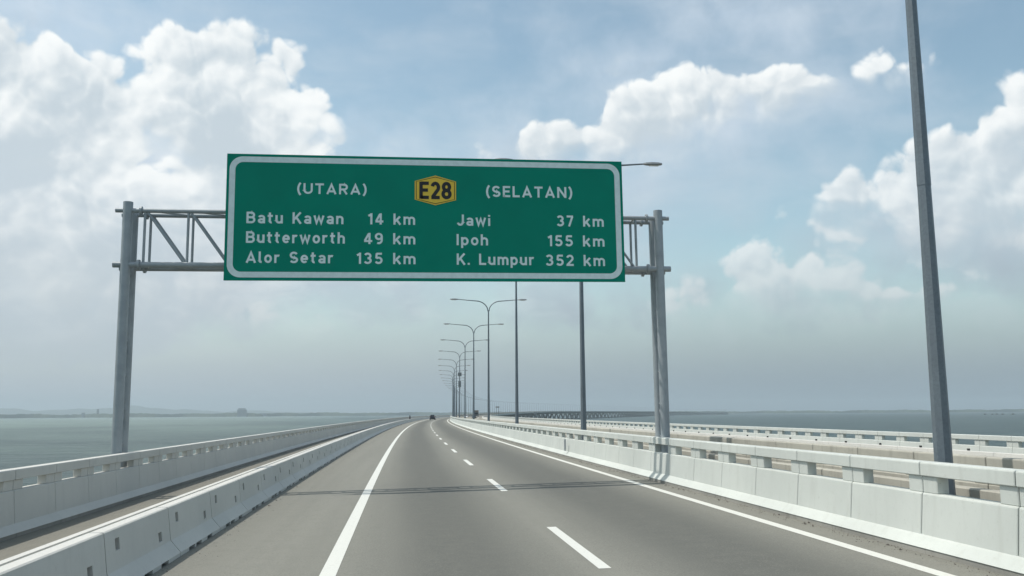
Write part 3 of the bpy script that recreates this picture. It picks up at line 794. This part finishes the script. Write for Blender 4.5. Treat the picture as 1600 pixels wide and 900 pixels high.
# ------------------------------------------------------------------ traffic
def wheel(x, y, r, w, par):
    m = MB(); m.tube([(x-w/2, y, r), (x+w/2, y, r)], r, 18); t = m.build('wheel', M['rubber'], par)
    m = MB(); s_ = 1 if x > 0 else -1; m.tube([(x+s_*(w/2-.02), y, r), (x+s_*(w/2+.01), y, r)], r*.6, 12); m.build('rim', M['galv'], t)
def make_car(label, paint, suv=True, L=4.6, Wd=1.82, H=1.72):
    root = empty('car'); tag(root, label, 'car')
    hw = Wd/2
    secs = [(-L/2,.42,.95,.80),(-L/2+.12,.30,1.02,.88),(-L/2+.9,.26,1.05,.94),(0,.26,1.02,.95),(L/2-1.1,.26,.98,.93),(L/2-.3,.30,.80,.86),(L/2,.40,.68,.72)]
    m = MB(); vs = []
    for y, za, zb, k in secs: vs += [(-hw*k,y,za),(-hw*k,y,(za+zb)/2),(-hw*k*.95,y,zb),(hw*k*.95,y,zb),(hw*k,y,(za+zb)/2),(hw*k,y,za)]
    n = len(secs); m.add(vs, [(i*6+k,i*6+(k+1)%6,(i+1)*6+(k+1)%6,(i+1)*6+k) for i in range(n-1) for k in range(6)]+[(5,4,3,2,1,0),tuple(range((n-1)*6,n*6))])
    m.build('body', paint, root, smooth=True, bevel=.03)
    ry = -L/2+(.12 if suv else .7)
    m = MB(); cab = [(ry,1.0,.88),(ry+.32,H-.06,.68),(ry+.7,H,.66),(.35,H-.02,.66),(L/2-1.25,.98,.86)]; vs = []
    for y, z, k in cab: vs += [(-hw*k,y,z),(hw*k,y,z)]
    vs += [(-hw*.9,ry,.95),(hw*.9,ry,.95),(-hw*.88,L/2-1.25,.93),(hw*.88,L/2-1.25,.93)]
    m.add(vs, [(0,1,3,2),(2,3,5,4),(4,5,7,6),(6,7,9,8),(0,2,4,6,8),(1,9,7,5,3)]); m.build('cabin', paint, root, bevel=.02)
    m = MB(); m.add([(-hw*.72,ry-.012+.05,1.12),(hw*.72,ry-.012+.05,1.12),(hw*.62,ry+.26,H-.17),(-hw*.62,ry+.26,H-.17)], [(0,1,2,3)])
    m.v = [(x, y-.02, z) for x, y, z in m.v]; m.build('rear_window', M['glass'], root)
    m = MB(); m.add([(-hw*.78,L/2-1.22,1.06),(hw*.78,L/2-1.22,1.06),(hw*.60,.47,H-.10),(-hw*.60,.47,H-.10)], [(0,1,2,3)])
    m.v = [(x, y+.05, z+.03) for x, y, z in m.v]; m.build('windscreen', M['glass'], root)
    for sx in (-1, 1):
        m = MB(); m.box((min(sx*hw*.62,sx*hw*.84),-L/2-.015,.86),(max(sx*hw*.62,sx*hw*.84),-L/2+.14,1.0)); m.build('tail_light', M['tail'], root)
        m = MB(); m.box((min(sx*hw*.45,sx*hw*.70),L/2-.12,.60),(max(sx*hw*.45,sx*hw*.70),L/2+.012,.72)); m.build('headlight', M['lens'], root)
        m = MB(); m.box((min(sx*hw*.93,sx*(hw+.16)),.75,1.0),(max(sx*hw*.93,sx*(hw+.16)),.90,1.14)); m.build('wing_mirror', paint, root)
        for y in (-L/2+.85, L/2-.85): wheel(sx*(hw-.12), y, .34, .22, root)
    m = MB(); m.box((-.26,-L/2-.02,.62),(.26,-L/2+.05,.74)); m.build('number_plate', M['blackf'], root)
    m = MB(); m.box((-hw*.85,-L/2-.06,.38),(hw*.85,-L/2+.1,.56)); m.build('bumper', M['rubber'], root)
    return root
def put(o, s, u, flip=False):
    o.location = W(s, u, .004); o.rotation_euler = (0, 0, -head(s)+(math.pi if flip else 0))
put(make_car('dark SUV far ahead in the left lane, seen from behind', M['carpaint']), 302, 1.3)
put(make_car('pale oncoming car far off on the opposite carriageway beyond the lamp posts', M['carwhite'], False, 4.4, 1.75, 1.47), 372, 12.6, True)
put(make_car('dark oncoming car just behind the pale one on the opposite carriageway', M['carpaint'], False, 4.4, 1.75, 1.5), 352, 15.8, True)
tr = empty('truck'); tag(tr, 'tall brown-grey oncoming box truck beyond the lamp posts', 'truck')
MB().box((-1.24,-7.0,1.0),(1.24,1.2,3.9)).build('cargo_box', M['cargo'], tr, bevel=.04)
MB().prism_y([(-1.15,.6),(1.15,.6),(1.15,2.6),(1.05,2.9),(-1.05,2.9),(-1.15,2.6)],1.35,3.3).build('cab', M['board'], tr, bevel=.06)
MB().box((-.98,3.27,1.55),(.98,3.32,2.45)).build('windscreen', M['glass'], tr)
MB().box((-1.1,-6.8,.55),(1.1,3.2,.95)).build('chassis', M['rubber'], tr)
for sx in (-1,1):
    MB().box((min(sx*.7,sx*1.0),3.28,.85),(max(sx*.7,sx*1.0),3.34,1.05)).build('headlight', M['lens'], tr)
    for y in (-5.6,-4.4,2.3): wheel(sx*1.02, y, .48, .28, tr)
put(tr, 545, 15.2, True)

# motorcyclist in the side lane
mc = empty('motorcycle'); tag(mc, 'small dark motorcycle far ahead in the narrow left lane', 'motorcycle')
for y in (-.62,.62):
    t = MB().tube([(-.05,y,.29),(.05,y,.29)], .29, 20).build('wheel', M['rubber'], mc); MB().tube([(-.055,y,.29),(.055,y,.29)], .17, 12).build('rim', M['galv'], t)
MB().tube([(0,-.55,.62),(0,-.1,.66),(0,.22,.55),(0,.5,.80)], [.10,.15,.13,.07], 10).build('body', M['carpaint'], mc, smooth=True)
MB().box((-.13,-.62,.74),(.13,.0,.82)).build('seat', M['rubber'], mc, bevel=.03)
MB().tube([(0,.62,.29),(0,.45,.98)], .03, 8).build('fork', M['galv'], mc)
MB().tube([(-.34,.30,1.02),(-.1,.43,1.0),(.1,.43,1.0),(.34,.30,1.02)], .018, 8).build('handlebar', M['galv'], mc)
MB().box((-.07,-.74,.66),(.07,-.66,.76)).build('tail_light', M['tail'], mc)
put(mc, 285, -5.35)
def skin_figure(name, joints, edges, material, parent=None):
    me = bpy.data.meshes.new(name); me.from_pydata([j[0] for j in joints], edges, []); me.materials.append(material)
    o = bpy.data.objects.new(name, me); COL.objects.link(o); o.parent = parent
    md_ = o.modifiers.new('skin', 'SKIN')
    for i, j in enumerate(joints): me.skin_vertices[0].data[i].radius = (j[1], j[1]*(j[2] if len(j) > 2 else 1)); me.skin_vertices[0].data[i].use_root = (i == 0)
    md_.use_smooth_shade = True
    sb_ = o.modifiers.new('sub', 'SUBSURF'); sb_.levels = 1; sb_.render_levels = 2
    return o
J = [((0,-.32,.88),.15),((0,-.26,1.10),.145),((0,-.14,1.34),.16),((0,-.08,1.46),.06),((0,-.04,1.56),.085),((0,-.03,1.66),.095),
     ((-.17,-.10,1.37),.06),((-.26,.06,1.16),.045),((-.30,.28,1.06),.035),((.17,-.10,1.37),.06),((.26,.06,1.16),.045),((.30,.28,1.06),.035),
     ((-.11,-.28,.88),.09),((-.17,.12,.72),.065),((-.15,-.02,.34),.045),((-.15,.10,.28),.04),((.11,-.28,.88),.09),((.17,.12,.72),.065),((.15,-.02,.34),.045),((.15,.10,.28),.04)]
E_ = [(0,1),(1,2),(2,3),(3,4),(4,5),(2,6),(6,7),(7,8),(2,9),(9,10),(10,11),(0,12),(12,13),(13,14),(14,15),(0,16),(16,17),(17,18),(18,19)]
rider = skin_figure('person', J, E_, M['cloth']); tag(rider, 'rider in dark clothes and helmet leaning forward on the motorcycle', 'person')
MB().tube([(0,-.05,1.50),(0,-.05,1.56),(0,-.04,1.66),(0,-.04,1.75),(0,-.04,1.79)], [.09,.13,.145,.10,.03], 14).build('helmet', M['helmet'], rider, smooth=True)
put(rider, 285, -5.35)

# far signs seen from behind
for s, u, z, w, hh, lb in ((338, 24.4, 4.3, 1.1, .5, 'small grey sign board on two posts far along the opposite road'),
                           (188, 24.35, 2.0, .5, .45, 'little dark sign on a short post above the far parapet')):
    p = W(s, u, 0); r_ = empty('road_sign', p, -head(s)); tag(r_, lb, 'road sign')
    MB().box((-w/2*1.3,-.03,z),(w/2*1.3,.03,z+hh)).build('board', M['alu'], r_, bevel=.01)
    for x in (-w*.35, w*.35): MB().tube([(x,.06,-.3),(x,.06,z+hh*.9)], .045, 8).build('post', M['galv'], r_)

# ------------------------------------------------------------------ coast, hills, far buildings, fish rafts
def coast():
    rr = random.Random(11)
    def dist(a): return 5200+900*math.sin((a+38)*0.05)+max(0, a+8)*55+180*math.sin(a*.9)+90*math.sin(a*2.3)
    land = MB(); wood_ = MB(); N = 900; A0, A1 = -62, 62
    n_h = np.random.RandomState(5)
    hts = n_h.rand(N+1)
    for i in range(N+1):
        a = A0+(A1-A0)*i/N; d = dist(a); sx, cx_ = math.sin(rad(a)), math.cos(rad(a))
        big = .5+.5*math.sin(a*1.7)*math.sin(a*.61+1)
        top = SEA_Z+15+8*big+4*hts[i]
        if a > 3: top -= min(4.0, (a-3)*.5)
        for k, (dd, z) in enumerate(((0, SEA_Z+.3), (6, SEA_Z+4+3*hts[i]), (30, top), (160+60*hts[(i*7) % N], top+2*hts[(i*3) % N]), (400, SEA_Z+1))):
            wood_.v.append(((d+dd)*sx, (d+dd)*cx_, z))
        land.v.append(((d-15)*sx, (d-15)*cx_, SEA_Z+.25)); land.v.append((14600*sx, 14600*cx_, SEA_Z+.3))
    for i in range(N):
        for k in range(4): wood_.f.append((i*5+k, i*5+k+1, (i+1)*5+k+1, (i+1)*5+k)); wood_.m.append(0)
        land.f.append((2*i, 2*i+1, 2*i+3, 2*i+2)); land.m.append(0)
    tag(land.build('coast', M['forest']), kind='structure')
    tag(wood_.build('coastal_forest', M['forest']), 'low dark band of forest along the far shore', 'forest', kind='stuff')
    # hills
    hm = MB(); NA, NR = 260, 14
    for i in range(NA+1):
        a = -40+62*i/NA
        ridge = 60+50*math.sin(a*.31+.6)+42*math.sin(a*.83+2)+24*math.sin(a*1.9)+12*math.sin(a*4.3)+5*math.sin(a*9.1)
        env = max(0.0, min(1, (a+39)/8))*max(0.0, min(1, (2-a)/14))
        for k in range(NR+1):
            t = k/NR; d = 12600+t*2200
            z = SEA_Z+max(0, ridge*.42+62)*env*math.sin(math.pi*t)**.8*(1+.10*math.sin(a*3+k*1.7))
            hm.v.append((d*math.sin(rad(a)), d*math.cos(rad(a)), z))
    for i in range(NA):
        for k in range(NR): q = i*(NR+1)+k; hm.f.append((q, q+1, q+NR+2, q+NR+1)); hm.m.append(0)
    tag(hm.build('hills', M['hill'], smooth=True), kind='structure')
    def bld(px, d, w, h, dp, lb, steps=()):
        a = math.atan2((Fv+Rv*((px-800)/FPX)).x, (Fv+Rv*((px-800)/FPX)).y)
        root = empty('building', (d*math.sin(a), d*math.cos(a), SEA_Z+.3), -a); tag(root, lb, 'building')
        m = MB(); m.box((-w/2,-dp/2,0),(w/2,dp/2,h)); m.build('wall', M['farwall'], root)
        for x0, x1, hh in steps: MB().box((x0,-dp/3,h+.01),(x1,dp/3,h+hh)).build('roof', M['farwall'], root)
        z = 4.0; nf = 0
        while z < h-3 and nf < 40:
            MB().box((-w/2*.92,-dp/2-.3,z),(w/2*.92,-dp/2-.01,z+1.5)).build('window', M['farwin'], root); z += 4.2; nf += 1
    bld(385, 5900, 58, 44, 30, 'broad hazy block standing above the far shore left of the road', ((-24, 22, 8),))
    bld(164, 6100, 13, 52, 14, 'slim hazy tower above the far left shore beside the gantry leg')
    bld(142, 6100, 20, 30, 16, 'low hazy block left of the slim tower on the far shore')
    bld(417, 5900, 50, 20, 20, 'low wide hazy building on the shore right of the broad block')
    bld(12, 6000, 12, 34, 12, 'hazy narrow tower at the far left edge of the shore')
    lbs = ['leftmost', 'second from left', 'third from left', 'fourth from left', 'fifth from left', 'rightmost']
    for k, (px, d, w) in enumerate(((1524, 2950, 9), (1535, 2900, 6), (1542, 3000, 8), (1551, 2900, 7), (1567, 2950, 12), (1594, 3050, 8))):
        a = math.atan2((Fv+Rv*((px-800)/FPX)).x, (Fv+Rv*((px-800)/FPX)).y)
        root = empty('fish_raft', (d*math.sin(a), d*math.cos(a), SEA_Z), -a+.2*k); tag(root, '%s of the tiny dark fish rafts on the sea at the right edge' % lbs[k], 'raft', 'fish rafts')
        MB().box((-w/2,-5,.05),(w/2,5,.7)).build('platform', M['raft'], root)
        MB().prism_y([(-w*.3,.71),(w*.2,.71),(w*.2,2.4),(-w*.05,3.3),(-w*.3,2.4)],-2,2).build('hut', M['raft'], root)
coast()

# ------------------------------------------------------------------ haze
hz = MB(); hz.box((-15900, -15900, SEA_Z-1.2), (15900, 15900, 215))
hmt = bpy.data.materials.new('haze'); hmt.use_nodes = True; g = NT(hmt.node_tree)
v_ = g.n('ShaderNodeVolumePrincipled', {'Color': (.93,.965,1.0,1), 'Density': HAZE, 'Anisotropy': 0.25}) if False else g.n('ShaderNodeVolumePrincipled')
v_.inputs['Color'].default_value = (.73,.86,.93,1); v_.inputs['Density'].default_value = 1.35e-4; v_.inputs['Anisotropy'].default_value = 0.2
o_ = g.n('ShaderNodeOutputMaterial'); g.t.links.new(v_.outputs[0], o_.inputs['Volume'])
hob = hz.build('haze', hmt); tag(hob, 'pale humid sea haze over the whole scene', 'haze', kind='stuff')
